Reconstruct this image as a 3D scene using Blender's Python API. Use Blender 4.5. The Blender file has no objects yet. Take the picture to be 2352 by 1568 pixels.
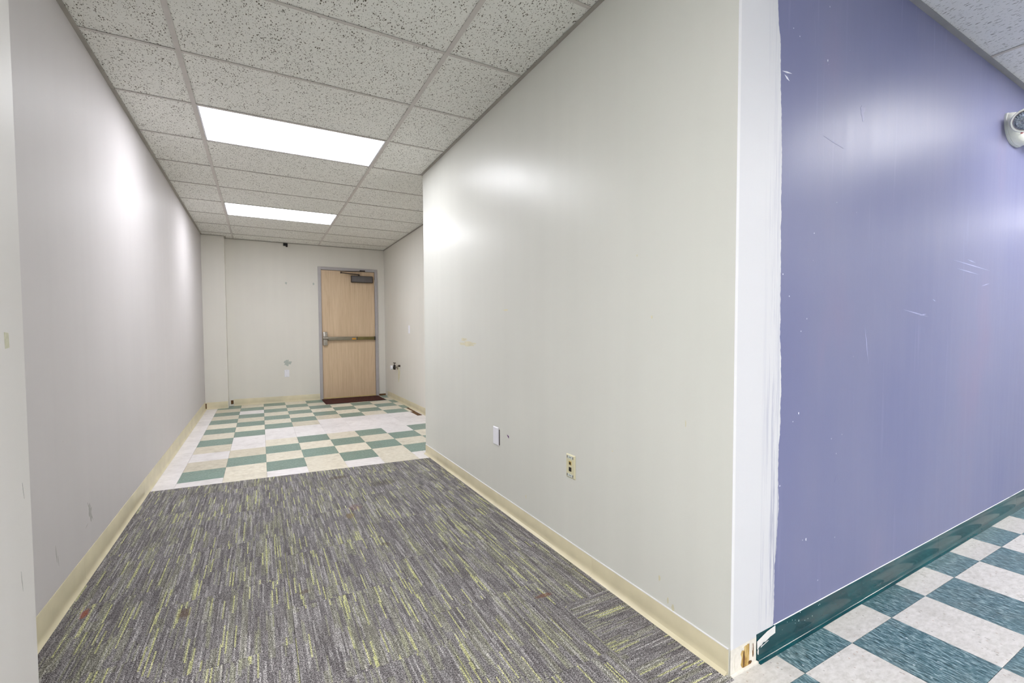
import bpy, bmesh, math, random
from mathutils import Vector, Matrix, noise

random.seed(7)
sc = bpy.context.scene
COL = sc.collection

# ------------------------------------------------------------------ camera
cam_d = bpy.data.cameras.new('camera')
cam = bpy.data.objects.new('camera', cam_d)
COL.objects.link(cam)
sc.camera = cam
YAW, PIT, ROL = 0.49197, -0.03714, -0.0055
F_PX, SX, SY, CAM_H = 1037.06, -21.88, 13.23, 1.1506
fwd = Vector((math.sin(YAW)*math.cos(PIT), math.cos(YAW)*math.cos(PIT), math.sin(PIT)))
right = Vector((math.cos(YAW), -math.sin(YAW), 0))
up = right.cross(fwd)
r2 = right*math.cos(ROL) + up*math.sin(ROL)
u2 = -right*math.sin(ROL) + up*math.cos(ROL)
m = Matrix.Identity(4)
for i in range(3):
    m[i][0], m[i][1], m[i][2] = r2[i], u2[i], -fwd[i]
m[2][3] = CAM_H
cam.matrix_world = m
cam_d.sensor_width = 36
cam_d.lens = 36*F_PX/2352
cam_d.shift_x = -SX/2352
cam_d.shift_y = SY/2352
cam_d.clip_start = 0.02

# ------------------------------------------------------------------ world, exposure, render look
w = bpy.data.worlds.new('world')
sc.world = w
w.use_nodes = True
w.node_tree.nodes['Background'].inputs[0].default_value = (0.8, 0.85, 1, 1)
w.node_tree.nodes['Background'].inputs[1].default_value = 0.3
sc.view_settings.view_transform = 'Standard'
sc.view_settings.look = 'None'
sc.view_settings.gamma = 1
sc.view_settings.use_curve_mapping = False
sc.view_settings.exposure = 0.0
sc.cycles.max_bounces = 14
sc.cycles.diffuse_bounces = 10
sc.cycles.sample_clamp_indirect = 12
CORRIDOR_LIGHT = 15.8
ROOM_LIGHT = 35.0        # panels farther back
NEAR_LIGHT = 19.0        # panels along the purple wall, dimmed to keep its paint from overexposing

# ------------------------------------------------------------------ dimensions (metres)
H = 2.5816           # suspended ceiling
T = 0.3048           # vinyl tile
XL, XR, XA = -0.742, 1.348, 1.972    # left wall, right wall, alcove wall
YC, YE, YB = 0.930, 4.050, 8.140     # purple wall corner, end of right wall, back wall
X_LINE, Y_LINE = -0.5869, 4.1627     # vinyl tile lines of the corridor
CX, CY = -0.3361, 2.2408             # ceiling rails
RX0, RX1, RY0 = -3.0, 10.2, -4.0     # front room
def yp(x):                           # face of the purple wall
    return YC + 0.010*(x-XR)

# ------------------------------------------------------------------ node helpers
def lin(c):
    out = []
    for v in c[:3]:
        v = v/255.0
        out.append(v/12.92 if v <= 0.04045 else ((v+0.055)/1.055)**2.4)
    return (*out, 1)

class NT:
    def __init__(s, name):
        s.m = bpy.data.materials.new(name)
        s.m.use_nodes = True
        s.t = s.m.node_tree
        s.b = s.t.nodes['Principled BSDF']
    def n(s, kind, **kw):
        nd = s.t.nodes.new(kind)
        for k, v in kw.items():
            if k == 'ins':
                for kk, vv in v.items():
                    s.put(nd.inputs[kk], vv)
            else:
                setattr(nd, k, v)
        return nd
    def put(s, sock, v):
        if isinstance(v, bpy.types.NodeSocket):
            s.t.links.new(v, sock)
        else:
            sock.default_value = v
    def pos(s):
        return s.n('ShaderNodeNewGeometry').outputs['Position']
    def scale(s, v, sc_, loc=(0, 0, 0), rot=(0, 0, 0)):
        return s.n('ShaderNodeMapping', ins={'Vector': v, 'Scale': sc_, 'Location': loc, 'Rotation': rot}).outputs[0]
    def noise(s, v, scale=5, detail=3, rough=0.5, dist=0):
        return s.n('ShaderNodeTexNoise', ins={'Vector': v, 'Scale': scale, 'Detail': detail, 'Roughness': rough, 'Distortion': dist}).outputs[0]
    def math(s, op, a, b=0, c=0, clamp=False):
        nd = s.n('ShaderNodeMath', operation=op, use_clamp=clamp)
        s.put(nd.inputs[0], a); s.put(nd.inputs[1], b); s.put(nd.inputs[2], c)
        return nd.outputs[0]
    def ramp(s, v, stops, interp='LINEAR'):
        nd = s.n('ShaderNodeValToRGB', ins={0: v})
        cr = nd.color_ramp
        cr.interpolation = interp
        while len(cr.elements) < len(stops):
            cr.elements.new(0.5)
        for e, (p, c) in zip(cr.elements, stops):
            e.position = p
            e.color = c if len(c) == 4 else (*c, 1)
        return nd.outputs[0]
    def mix(s, f, a, b, blend='MIX'):
        nd = s.n('ShaderNodeMix', data_type='RGBA', blend_type=blend)
        s.put(nd.inputs[0], f); s.put(nd.inputs[6], a); s.put(nd.inputs[7], b)
        return nd.outputs[2]
    def sep(s, v):
        return s.n('ShaderNodeSeparateXYZ', ins={0: v}).outputs
    def comb(s, x, y, z=0):
        return s.n('ShaderNodeCombineXYZ', ins={0: x, 1: y, 2: z}).outputs[0]
    def bump(s, h, strength=0.2, dist=0.002):
        s.put(s.b.inputs['Normal'], s.n('ShaderNodeBump', ins={'Height': h, 'Strength': strength, 'Distance': dist}).outputs[0])
    def base(s, c): s.put(s.b.inputs['Base Color'], c)
    def rough(s, r): s.put(s.b.inputs['Roughness'], r)

def g(v): return (v, v, v, 1)

def plain(name, c, rough=0.5, metal=0.0, vary=0.08, scale=12, bump=0.0):
    t = NT(name)
    p = t.pos()
    n = t.noise(p, scale, 4)
    c = lin(c)
    lo = tuple(x*(1-vary) for x in c[:3]); hi = tuple(min(1, x*(1+vary)) for x in c[:3])
    t.base(t.ramp(n, [(0.3, lo), (0.7, hi)]))
    t.rough(rough)
    t.b.inputs['Metallic'].default_value = metal
    if bump:
        t.bump(t.noise(p, 400, 2), bump, 0.001)
    return t.m

def wall_paint(name, c, rough=0.34, streak='', vary=0.03, grime=0.05, grime_c=(150, 145, 135), peel=0.10, spec=0.4):
    """rolled eggshell paint: orange peel, faint roller streaks, sparse scuffs"""
    t = NT(name)
    p = t.pos()
    n1 = t.noise(p, 1.6, 4)
    n2 = t.noise(t.scale(p, (9, 9, 0.35)), 1.0, 3)
    c = lin(c)
    lo = tuple(x*(1-vary) for x in c[:3]); hi = tuple(min(1, x*(1+vary)) for x in c[:3])
    col = t.mix(0.5, t.ramp(n1, [(0.3, lo), (0.7, hi)]), t.ramp(n2, [(0.3, lo), (0.7, hi)]))
    # scuffs
    s1 = t.noise(t.scale(p, (14, 14, 9)), 1.0, 6, 0.7, 0.6)
    s2 = t.noise(p, 0.9, 2)
    mask = t.math('MULTIPLY', t.ramp(s1, [(0.66, g(0)), (0.74, g(1))]), t.ramp(s2, [(0.5, g(0)), (0.62, g(1))]))
    mask = t.math('MULTIPLY', mask, grime)
    col = t.mix(mask, col, lin(grime_c))
    # nicks
    v = t.n('ShaderNodeTexVoronoi', ins={'Vector': p, 'Scale': 7.0})
    nick = t.math('LESS_THAN', v.outputs['Distance'], 0.016)
    sel = t.math('GREATER_THAN', t.sep(v.outputs['Color'])[0], 0.8)
    col = t.mix(t.math('MULTIPLY', t.math('MULTIPLY', nick, sel), 0.35), col, lin((120, 112, 100)))
    t.base(col)
    t.rough(t.math('ADD', t.math('MULTIPLY', n2, 0.12), rough-0.06))
    h = t.math('ADD', t.math('MULTIPLY', t.noise(p, 260, 2), 0.6), t.math('MULTIPLY', t.noise(p, 60, 2), 0.8))
    h = t.math('ADD', h, t.math('MULTIPLY', t.noise(p, 5, 2), 3.0))
    t.bump(h, peel, 0.0016)
    t.b.inputs['Specular IOR Level'].default_value = spec
    return t.m

M = {}
M['paint_left'] = wall_paint('paint_left', (205, 201, 202), 0.50, spec=0.045)
M['paint_entry'] = wall_paint('paint_entry', (219, 216, 214), 0.5, spec=0.15)
M['paint_right'] = wall_paint('paint_right', (214, 214, 208), 0.33, spec=0.28)
M['paint_back'] = wall_paint('paint_back', (221, 218, 211), 0.5, grime=0.10, spec=0.3)
M['paint_room'] = wall_paint('paint_room', (200, 200, 198), 0.5)
M['paint_white'] = wall_paint('paint_white', (224, 223, 226), 0.5)

def purple_paint():
    t = NT('paint_purple')
    p = t.pos()
    n1 = t.noise(t.scale(p, (1.2, 1.2, 0.5)), 1.5, 4)
    col = t.ramp(n1, [(0.3, lin((115, 118, 154))), (0.55, lin((122, 124, 156))), (0.75, lin((131, 124, 154)))])
    # chalky vertical wiping streaks
    st = t.noise(t.scale(p, (26, 26, 1.1)), 1.0, 5, 0.6, 0.3)
    area = t.noise(p, 1.3, 2)
    mk = t.math('MULTIPLY', t.ramp(st, [(0.58, g(0)), (0.78, g(1))]), t.ramp(area, [(0.42, g(0)), (0.6, g(1))]))
    col = t.mix(t.math('MULTIPLY', mk, 0.28), col, lin((176, 178, 214)))
    # pale paint flecks, denser low and near the corner
    v = t.n('ShaderNodeTexVoronoi', ins={'Vector': p, 'Scale': 26.0})
    fl = t.math('MULTIPLY', t.math('LESS_THAN', v.outputs['Distance'], 0.075), t.math('GREATER_THAN', t.sep(v.outputs['Color'])[0], 0.86))
    xyz = t.sep(p)
    near = t.math('SUBTRACT', 1.0, t.math('MULTIPLY', t.math('SUBTRACT', xyz[0], 1.5), 1.4), clamp=True)
    col = t.mix(t.math('MULTIPLY', fl, near), col, lin((222, 222, 236)))
    # rubbed dark marks
    s1 = t.noise(t.scale(p, (9, 9, 5)), 1.0, 7, 0.72, 1.2)
    mk2 = t.math('MULTIPLY', t.ramp(s1, [(0.68, g(0)), (0.76, g(1))]), 0.16)
    col = t.mix(mk2, col, lin((84, 88, 130)))
    t.base(col)
    t.rough(t.math('ADD', t.math('MULTIPLY', st, 0.12), 0.33))
    h = t.math('ADD', t.math('MULTIPLY', t.noise(p, 240, 2), 0.6), t.math('MULTIPLY', t.noise(p, 55, 2), 0.9))
    h = t.math('ADD', h, t.math('MULTIPLY', t.noise(p, 4, 2), 4.0))
    t.bump(h, 0.11, 0.0016)
    t.b.inputs['Specular IOR Level'].default_value = 0.13
    return t.m
M['purple'] = purple_paint()

def skim():
    t = NT('skim_coat_primer')
    p = t.pos()
    xyz = t.sep(p)
    base = lin((209, 209, 214))
    st = t.noise(t.scale(p, (70, 70, 2.2)), 1.0, 6, 0.7, 0.4)
    # thin primer near the ragged outer edge lets the purple show through
    edge = t.math('MULTIPLY', t.math('SUBTRACT', xyz[0], 1.49), 14.0, clamp=True)
    mk = t.math('MULTIPLY', t.ramp(st, [(0.48, g(0)), (0.68, g(1))]), edge)
    low = t.math('SUBTRACT', 1.25, xyz[2], clamp=True)
    mk = t.math('MULTIPLY', mk, t.math('ADD', t.math('MULTIPLY', low, 0.75), 0.35))
    col = t.mix(mk, base, lin((120, 124, 160)))
    t.base(col)
    t.rough(0.55)
    t.bump(t.math('ADD', t.noise(p, 220, 2), t.math('MULTIPLY', st, 1.5)), 0.12, 0.002)
    return t.m
M['skim'] = skim()

def vinyl(name, lo, mid, hi, chip, streak_scale, contrast=1.0, chips=0.9, rough=0.22, off=0):
    """vinyl composition tile: directional marbling and chips"""
    t = NT(name)
    p = t.pos()
    rnd = t.n('ShaderNodeObjectInfo').outputs['Random']
    q = t.n('ShaderNodeVectorMath', operation='ADD', ins={0: p, 1: t.comb(t.math('MULTIPLY', rnd, 13.0), t.math('MULTIPLY', rnd, 7.0), 0)}).outputs[0]
    s = t.noise(t.scale(q, streak_scale), 1.0, 6, 0.68, 0.25)
    f = 0.5/contrast
    col = t.ramp(s, [(0.5-0.22*f*2, lin(lo)), (0.5, lin(mid)), (0.5+0.2*f*2, lin(hi))])
    v = t.n('ShaderNodeTexVoronoi', ins={'Vector': t.scale(q, (55, 55, 1)), 'Scale': 1.0, 'Randomness': 1.0})
    r = t.sep(v.outputs['Color'])
    n = t.noise(q, 120, 2)
    d = t.math('ADD', v.outputs['Distance'], t.math('MULTIPLY', n, 0.3))
    mk = t.math('MULTIPLY', t.math('LESS_THAN', d, 0.34), t.math('GREATER_THAN', r[0], chips))
    cc = t.ramp(r[1], [(0.0, lin(chip[0])), (0.5, lin(chip[1])), (1.0, lin(chip[2]))])
    col = t.mix(t.math('MULTIPLY', mk, 0.55), col, cc)
    # each tile a little lighter or darker
    val = t.math('ADD', t.math('MULTIPLY', rnd, 0.12), 0.94)
    hsv = t.n('ShaderNodeHueSaturation', ins={'Color': col, 'Value': val}).outputs[0]
    # dirt film
    dn = t.noise(p, 6, 6, 0.7)
    dm = t.math('MULTIPLY', t.ramp(dn, [(0.5, g(0)), (0.75, g(1))]), 0.22)
    hsv = t.mix(dm, hsv, lin((120, 112, 98)))
    t.base(hsv)
    t.rough(t.math('ADD', t.math('MULTIPLY', dn, 0.25), rough))
    t.bump(t.noise(p, 40, 3), 0.03, 0.002)
    return t.m
M['vct_green'] = vinyl('vinyl_green', (86, 118, 104), (118, 142, 132), (146, 168, 160), ((150, 175, 165), (90, 120, 108), (170, 190, 182)), (60, 60, 60))
M['vct_cream'] = vinyl('vinyl_cream', (196, 188, 168), (222, 215, 198), (234, 229, 216), ((200, 190, 165), (180, 172, 150), (232, 228, 218)), (22, 40, 22))
M['vct_beige'] = vinyl('vinyl_beige', (184, 176, 156), (208, 200, 182), (222, 216, 200), ((190, 180, 155), (170, 162, 140), (224, 220, 210)), (22, 40, 22))
M['vct_white'] = vinyl('vinyl_white', (216, 212, 212), (231, 227, 228), (238, 235, 236), ((220, 214, 210), (210, 204, 204), (238, 236, 236)), (16, 30, 16))
CHIPS = ((112, 118, 110), (164, 132, 108), (146, 136, 140))
M['vct_room_green'] = vinyl('vinyl_blue_green', (22, 56, 62), (76, 108, 115), (142, 164, 168), ((205, 215, 218), (40, 78, 84), (150, 178, 182)), (120, 34, 26), 1.5, 0.8, 0.18)
M['vct_room_cream'] = vinyl('vinyl_off_white', (176, 173, 166), (196, 193, 188), (209, 206, 202), CHIPS, (30, 60, 30), 1.0, 0.66, 0.18)

def carpet_mat(name, along):
    """loop pile in lines about 5 mm wide; along = 1: lines run along Y, 0: along X"""
    t = NT(name)
    p = t.pos()
    xyz = t.sep(p)
    a, b = (xyz[0], xyz[1]) if along else (xyz[1], xyz[0])
    rnd = t.n('ShaderNodeObjectInfo').outputs['Random']
    def bits(width, length, seed):
        ix = t.math('FLOOR', t.math('DIVIDE', a, width))
        o = t.n('ShaderNodeTexWhiteNoise', noise_dimensions='2D', ins={'Vector': t.comb(ix, t.math('ADD', t.math('MULTIPLY', rnd, 31.0), seed))}).outputs[0]
        iy = t.math('FLOOR', t.math('ADD', t.math('DIVIDE', b, length), t.math('MULTIPLY', o, 17.0)))
        return t.n('ShaderNodeTexWhiteNoise', noise_dimensions='3D', ins={'Vector': t.comb(ix, iy, t.math('ADD', t.math('MULTIPLY', rnd, 57.0), seed))}).outputs[0]
    v1 = bits(0.0058, 0.14, 1.7)
    v2 = bits(0.0058, 0.045, 5.1)
    v3 = bits(0.023, 0.20, 9.3)
    D, G1, G2, L, O, Y = lin((92, 88, 91)), lin((114, 111, 112)), lin((136, 133, 134)), lin((176, 173, 173)), lin((150, 151, 128)), lin((206, 208, 140))
    c1 = t.ramp(v1, [(0.0, D), (0.22, G1), (0.50, G2), (0.72, L), (0.81, O), (0.94, Y)], 'CONSTANT')
    c2 = t.ramp(v2, [(0.0, D), (0.35, G1), (0.7, G2), (0.92, L)], 'CONSTANT')
    c3 = t.ramp(v3, [(0.0, G1), (0.4, G2), (0.68, O), (0.9, G1)], 'CONSTANT')
    col = t.mix(0.30, c1, c2)
    col = t.mix(0.30, col, c3)
    # yarn loops
    loops = t.noise(t.scale(p, (300, 300, 300)), 1.0, 2, 0.6)
    lp = t.ramp(loops, [(0.36, g(0.22)), (0.5, g(0.9)), (0.62, g(2.1))])
    # colour ramp output may not exceed 1 in practice, so scale afterwards
    col = t.mix(1.0, col, lp, 'MULTIPLY')
    col = t.n('ShaderNodeHueSaturation', ins={'Color': col, 'Value': 0.95, 'Saturation': 1.0}).outputs[0]
    # soiling
    so = t.noise(p, 3.2, 5, 0.6)
    sm = t.math('MULTIPLY', t.ramp(so, [(0.52, g(0)), (0.72, g(1))]), 0.35)
    col = t.mix(sm, col, lin((84, 80, 74)))
    def stain(col, cx, cy, rx, ry, c, amt):
        dx = t.math('DIVIDE', t.math('SUBTRACT', xyz[0], cx), rx)
        dy = t.math('DIVIDE', t.math('SUBTRACT', xyz[1], cy), ry)
        d = t.math('ADD', t.math('MULTIPLY', dx, dx), t.math('MULTIPLY', dy, dy))
        d = t.math('ADD', d, t.math('MULTIPLY', t.math('SUBTRACT', t.noise(p, 45, 4, 0.7), 0.5), 2.6))
        k = t.math('MULTIPLY', t.ramp(d, [(0.25, g(1)), (1.0, g(0))]), amt)
        return t.mix(k, col, lin(c))
    col = stain(col, 1.06, 1.607, 0.05, 0.016, (112, 76, 62), 0.7)
    col = stain(col, -0.659, 2.403, 0.016, 0.045, (138, 66, 40), 0.75)
    col = stain(col, -0.297, 2.205, 0.025, 0.05, (88, 66, 46), 0.6)
    col = stain(col, 0.47, 2.895, 0.03, 0.05, (128, 108, 62), 0.5)
    col = stain(col, 0.52, 3.02, 0.05, 0.06, (124, 88, 86), 0.35)
    col = stain(col, 0.148, 2.137, 0.03, 0.02, (90, 74, 56), 0.5)
    col = stain(col, 0.569, 2.414, 0.03, 0.03, (76, 66, 54), 0.55)
    col = stain(col, 0.509, 3.711, 0.09, 0.05, (82, 72, 60), 0.6)
    col = stain(col, 0.779, 3.411, 0.12, 0.08, (78, 74, 64), 0.5)
    t.base(col)
    t.rough(0.95)
    t.b.inputs['Specular IOR Level'].default_value = 0.15
    t.bump(loops, 0.55, 0.003)
    return t.m
M['carpet_y'] = carpet_mat('carpet_lines_lengthwise', 1)
M['carpet_x'] = carpet_mat('carpet_lines_crosswise', 0)

def acoustic(name, c, stretch, rot, dark, amount=0.5):
    """mineral fibre ceiling tile with fissures and pinholes"""
    t = NT(name)
    p = t.pos()
    rnd = t.n('ShaderNodeObjectInfo').outputs['Random']
    q = t.n('ShaderNodeVectorMath', operation='ADD', ins={0: p, 1: t.comb(t.math('MULTIPLY', rnd, 11.0), t.math('MULTIPLY', rnd, 5.0), 0)}).outputs[0]
    wob = t.n('ShaderNodeTexNoise', ins={'Vector': q, 'Scale': 55.0, 'Detail': 2.0}).outputs[1]
    q2 = t.n('ShaderNodeVectorMath', operation='MULTIPLY_ADD', ins={0: wob, 1: (0.012, 0.012, 0), 2: q}).outputs[0]
    base = t.ramp(t.noise(p, 8, 4), [(0.3, tuple(x*0.96 for x in lin(c)[:3])), (0.7, lin(c))])
    masks = []
    for k, (scl, thr, selv) in enumerate(((105, 0.27, amount), (190, 0.25, amount+0.1))):
        v = t.n('ShaderNodeTexVoronoi', ins={'Vector': t.scale(q2, (scl*stretch[0], scl*stretch[1], 0), (k*3.1, k*1.7, 0), (0, 0, rot+k*0.5)), 'Scale': 1.0})
        r = t.sep(v.outputs['Color'])
        lim = t.math('MULTIPLY', t.math('ADD', r[1], 0.45), thr)
        masks.append(t.math('MULTIPLY', t.math('LESS_THAN', v.outputs['Distance'], lim), t.math('GREATER_THAN', r[0], selv)))
    mk = t.math('MAXIMUM', masks[0], masks[1])
    dens = t.ramp(t.noise(q, 14, 3), [(0.3, g(0.5)), (0.6, g(1))])
    col = t.mix(t.math('MULTIPLY', mk, dens), base, lin(dark))
    t.base(col)
    t.rough(0.9)
    t.b.inputs['Specular IOR Level'].default_value = 0.2
    t.bump(t.math('SUBTRACT', t.math('MULTIPLY', t.noise(p, 300, 3), 0.4), mk), 0.5, 0.002)
    return t.m
M['acoustic'] = acoustic('acoustic_tile', (232, 231, 226), (1.05, 0.6), 0.5, (104, 98, 88), 0.25)
M['acoustic_room'] = acoustic('acoustic_tile_room', (226, 225, 228), (1.5, 0.38), 0.0, (120, 118, 120), 0.55)

M['tee'] = plain('painted_steel_rail', (196, 190, 186), 0.45, vary=0.05)
M['angle'] = plain('wall_angle_paint', (158, 153, 146), 0.5, vary=0.1)
M['angle_room'] = plain('wall_angle_grey', (146, 145, 148), 0.5, vary=0.05)
M['base_cream'] = plain('vinyl_base_cream', (208, 199, 170), 0.36, vary=0.08, scale=7)
M['base_teal'] = None
def teal():
    t = NT('vinyl_base_teal')
    p = t.pos()
    col = t.ramp(t.noise(p, 5, 4), [(0.3, lin((0, 48, 56))), (0.7, lin((0, 72, 78)))])
    xyz = t.sep(p)
    v = t.n('ShaderNodeTexVoronoi', ins={'Vector': p, 'Scale': 95.0})
    fl = t.math('MULTIPLY', t.math('LESS_THAN', v.outputs['Distance'], 0.19), t.math('GREATER_THAN', t.sep(v.outputs['Color'])[0], 0.72))
    dx = t.math('ABSOLUTE', t.math('SUBTRACT', xyz[0], 1.74))
    near = t.math('GREATER_THAN', t.math('SUBTRACT', t.noise(p, 20, 3), t.math('MULTIPLY', dx, 2.6)), 0.22)
    hi = t.math('GREATER_THAN', xyz[2], 0.05)
    fl = t.math('MULTIPLY', t.math('MULTIPLY', fl, near), hi)
    col = t.mix(fl, col, lin((170, 205, 205)))
    sm = t.math('MULTIPLY', t.ramp(t.noise(t.scale(p, (6, 6, 20)), 1.0, 6, 0.7), [(0.58, g(0)), (0.78, g(1))]), 0.16)
    col = t.mix(sm, col, lin((120, 150, 150)))
    t.base(col)
    t.rough(0.13)
    t.b.inputs['Specular IOR Level'].default_value = 0.26
    t.bump(t.noise(p, 9, 3), 0.04, 0.003)
    return t.m
M['base_teal'] = teal()
M['teal_toe_lit'] = plain('vinyl_base_teal_toe_lit', (10, 104, 120), 0.25, vary=0.2)  # brighter teal with the toe's light from above in its colour; unassigned
M['white_plastic'] = plain('white_plastic', (232, 232, 240), 0.3, vary=0.01)
M['ivory_plastic'] = plain('ivory_plastic', (214, 208, 176), 0.35, vary=0.03)
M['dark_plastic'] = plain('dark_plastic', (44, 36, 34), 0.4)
M['black_plastic'] = plain('black_plastic', (24, 22, 24), 0.35)
M['label_paper'] = plain('label_paper', (205, 210, 206), 0.6)
M['pale_gold'] = plain('jack_contacts', (200, 170, 90), 0.35, 0.5)
M['screw'] = plain('screw_metal', (120, 118, 116), 0.35, 0.8)
M['door_frame'] = plain('door_frame_paint', (172, 168, 170), 0.4, vary=0.04)
M['steel'] = plain('brushed_steel', (178, 172, 164), 0.28, 0.85, vary=0.12, scale=60)
M['bar_grey'] = plain('bar_aluminium', (136, 128, 112), 0.35, 0.5, vary=0.1)
M['bar_brass'] = plain('bar_brass', (120, 108, 66), 0.4, 0.5, vary=0.15)
M['closer_grey'] = plain('closer_cover', (96, 92, 92), 0.4, 0.2, vary=0.1)
M['closer_dark'] = plain('closer_arm', (58, 46, 40), 0.4, 0.3)
M['orange'] = plain('orange_sticker', (214, 150, 40), 0.5)
M['brass_threshold'] = plain('door_sweep', (206, 186, 132), 0.4, 0.2)
M['torn_paper'] = None
def torn():
    t = NT('torn_drywall_paper')
    p = t.pos()
    n = t.noise(t.scale(p, (40, 40, 16)), 1.0, 6, 0.65, 0.8)
    t.base(t.ramp(n, [(0.3, lin((110, 72, 20))), (0.45, lin((172, 138, 72))), (0.65, lin((206, 178, 118))), (0.8, lin((226, 210, 170)))]))
    t.rough(0.85)
    t.bump(n, 0.6, 0.006)
    return t.m
M['torn_paper'] = torn()
M['gypsum'] = plain('bare_gypsum', (222, 217, 208), 0.85, vary=0.08, scale=60, bump=0.4)
M['flap'] = plain('paint_flap', (222, 221, 220), 0.6, vary=0.05)
M['dirt'] = plain('dried_adhesive', (96, 66, 34), 0.9, vary=0.4, scale=60, bump=0.4)
M['purple_chip'] = plain('purple_chip', (96, 38, 110), 0.5)
M['patch_tan'] = plain('old_paint_tan', (212, 206, 180), 0.45)
M['mark_grey'] = plain('rub_mark_grey', (172, 170, 168), 0.6, vary=0.12, scale=80)
M['mark_bluegrey'] = plain('rub_mark_bluegrey', (176, 182, 176), 0.6, vary=0.1, scale=80)
M['mark_dark'] = plain('scratch_dark', (116, 118, 158), 0.5)
M['mark_white'] = plain('scratch_white', (226, 226, 238), 0.6)
M['mark_pale'] = plain('scratch_pale', (168, 170, 206), 0.6)
M['mark_tape'] = plain('tape_residue', (196, 194, 172), 0.5, vary=0.08, scale=90)
M['lamp_plastic'] = plain('lamp_housing', (228, 229, 218), 0.35, vary=0.02)
M['lamp_base'] = plain('lamp_backplate', (212, 214, 210), 0.4, vary=0.02)

def wood_door():
    t = NT('oak_veneer')
    p = t.pos()
    gr = t.noise(t.scale(p, (55, 55, 2.2)), 1.0, 7, 0.65, 0.5)
    gr2 = t.noise(t.scale(p, (8, 8, 0.7)), 1.0, 4, 0.6, 1.5)
    c = t.ramp(gr, [(0.3, lin((192, 164, 132))), (0.5, lin((209, 184, 153))), (0.7, lin((220, 197, 168)))])
    c2 = t.ramp(gr2, [(0.35, lin((198, 172, 140))), (0.65, lin((218, 194, 164)))])
    t.base(t.mix(0.4, c, c2))
    t.rough(0.42)
    t.bump(gr, 0.08, 0.001)
    return t.m
M['wood'] = wood_door()

def mat_fibre():
    t = NT('coir_mat')
    p = t.pos()
    n = t.noise(p, 130, 3, 0.7)
    t.base(t.ramp(n, [(0.4, lin((34, 10, 10))), (0.55, lin((74, 22, 14))), (0.66, lin((112, 58, 24))), (0.78, lin((150, 96, 40)))]))
    t.rough(0.95)
    t.bump(n, 1.0, 0.006)
    return t.m
M['coir'] = mat_fibre()

def emitter(name, strength, c=(1, 1, 1)):
    t = NT(name)
    p = t.pos()
    n = t.noise(p, 3, 1)
    s = t.math('ADD', t.math('MULTIPLY', n, 0.04*strength), strength*0.98)
    t.base((0.8, 0.8, 0.8, 1))
    t.b.inputs['Emission Color'].default_value = (*c, 1)
    t.put(t.b.inputs['Emission Strength'], s)
    return t.m
M['light_corridor'] = emitter('diffuser_corridor', CORRIDOR_LIGHT, (0.975, 0.985, 1.03))
M['light_room'] = emitter('diffuser_room', ROOM_LIGHT, (1.0, 0.985, 0.975))
M['light_near'] = emitter('diffuser_near', NEAR_LIGHT, (1.0, 0.985, 0.975))

def reflector():
    t = NT('lamp_reflector')
    t.base(lin((200, 205, 215)))
    t.b.inputs['Metallic'].default_value = 1
    t.rough(0.12)
    return t.m
M['reflector'] = reflector()
def glass():
    t = NT('lamp_lens')
    t.base((1, 1, 1, 1))
    t.b.inputs['Transmission Weight'].default_value = 1
    t.rough(0.02)
    t.b.inputs['IOR'].default_value = 1.45
    return t.m
M['lens'] = glass()

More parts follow.
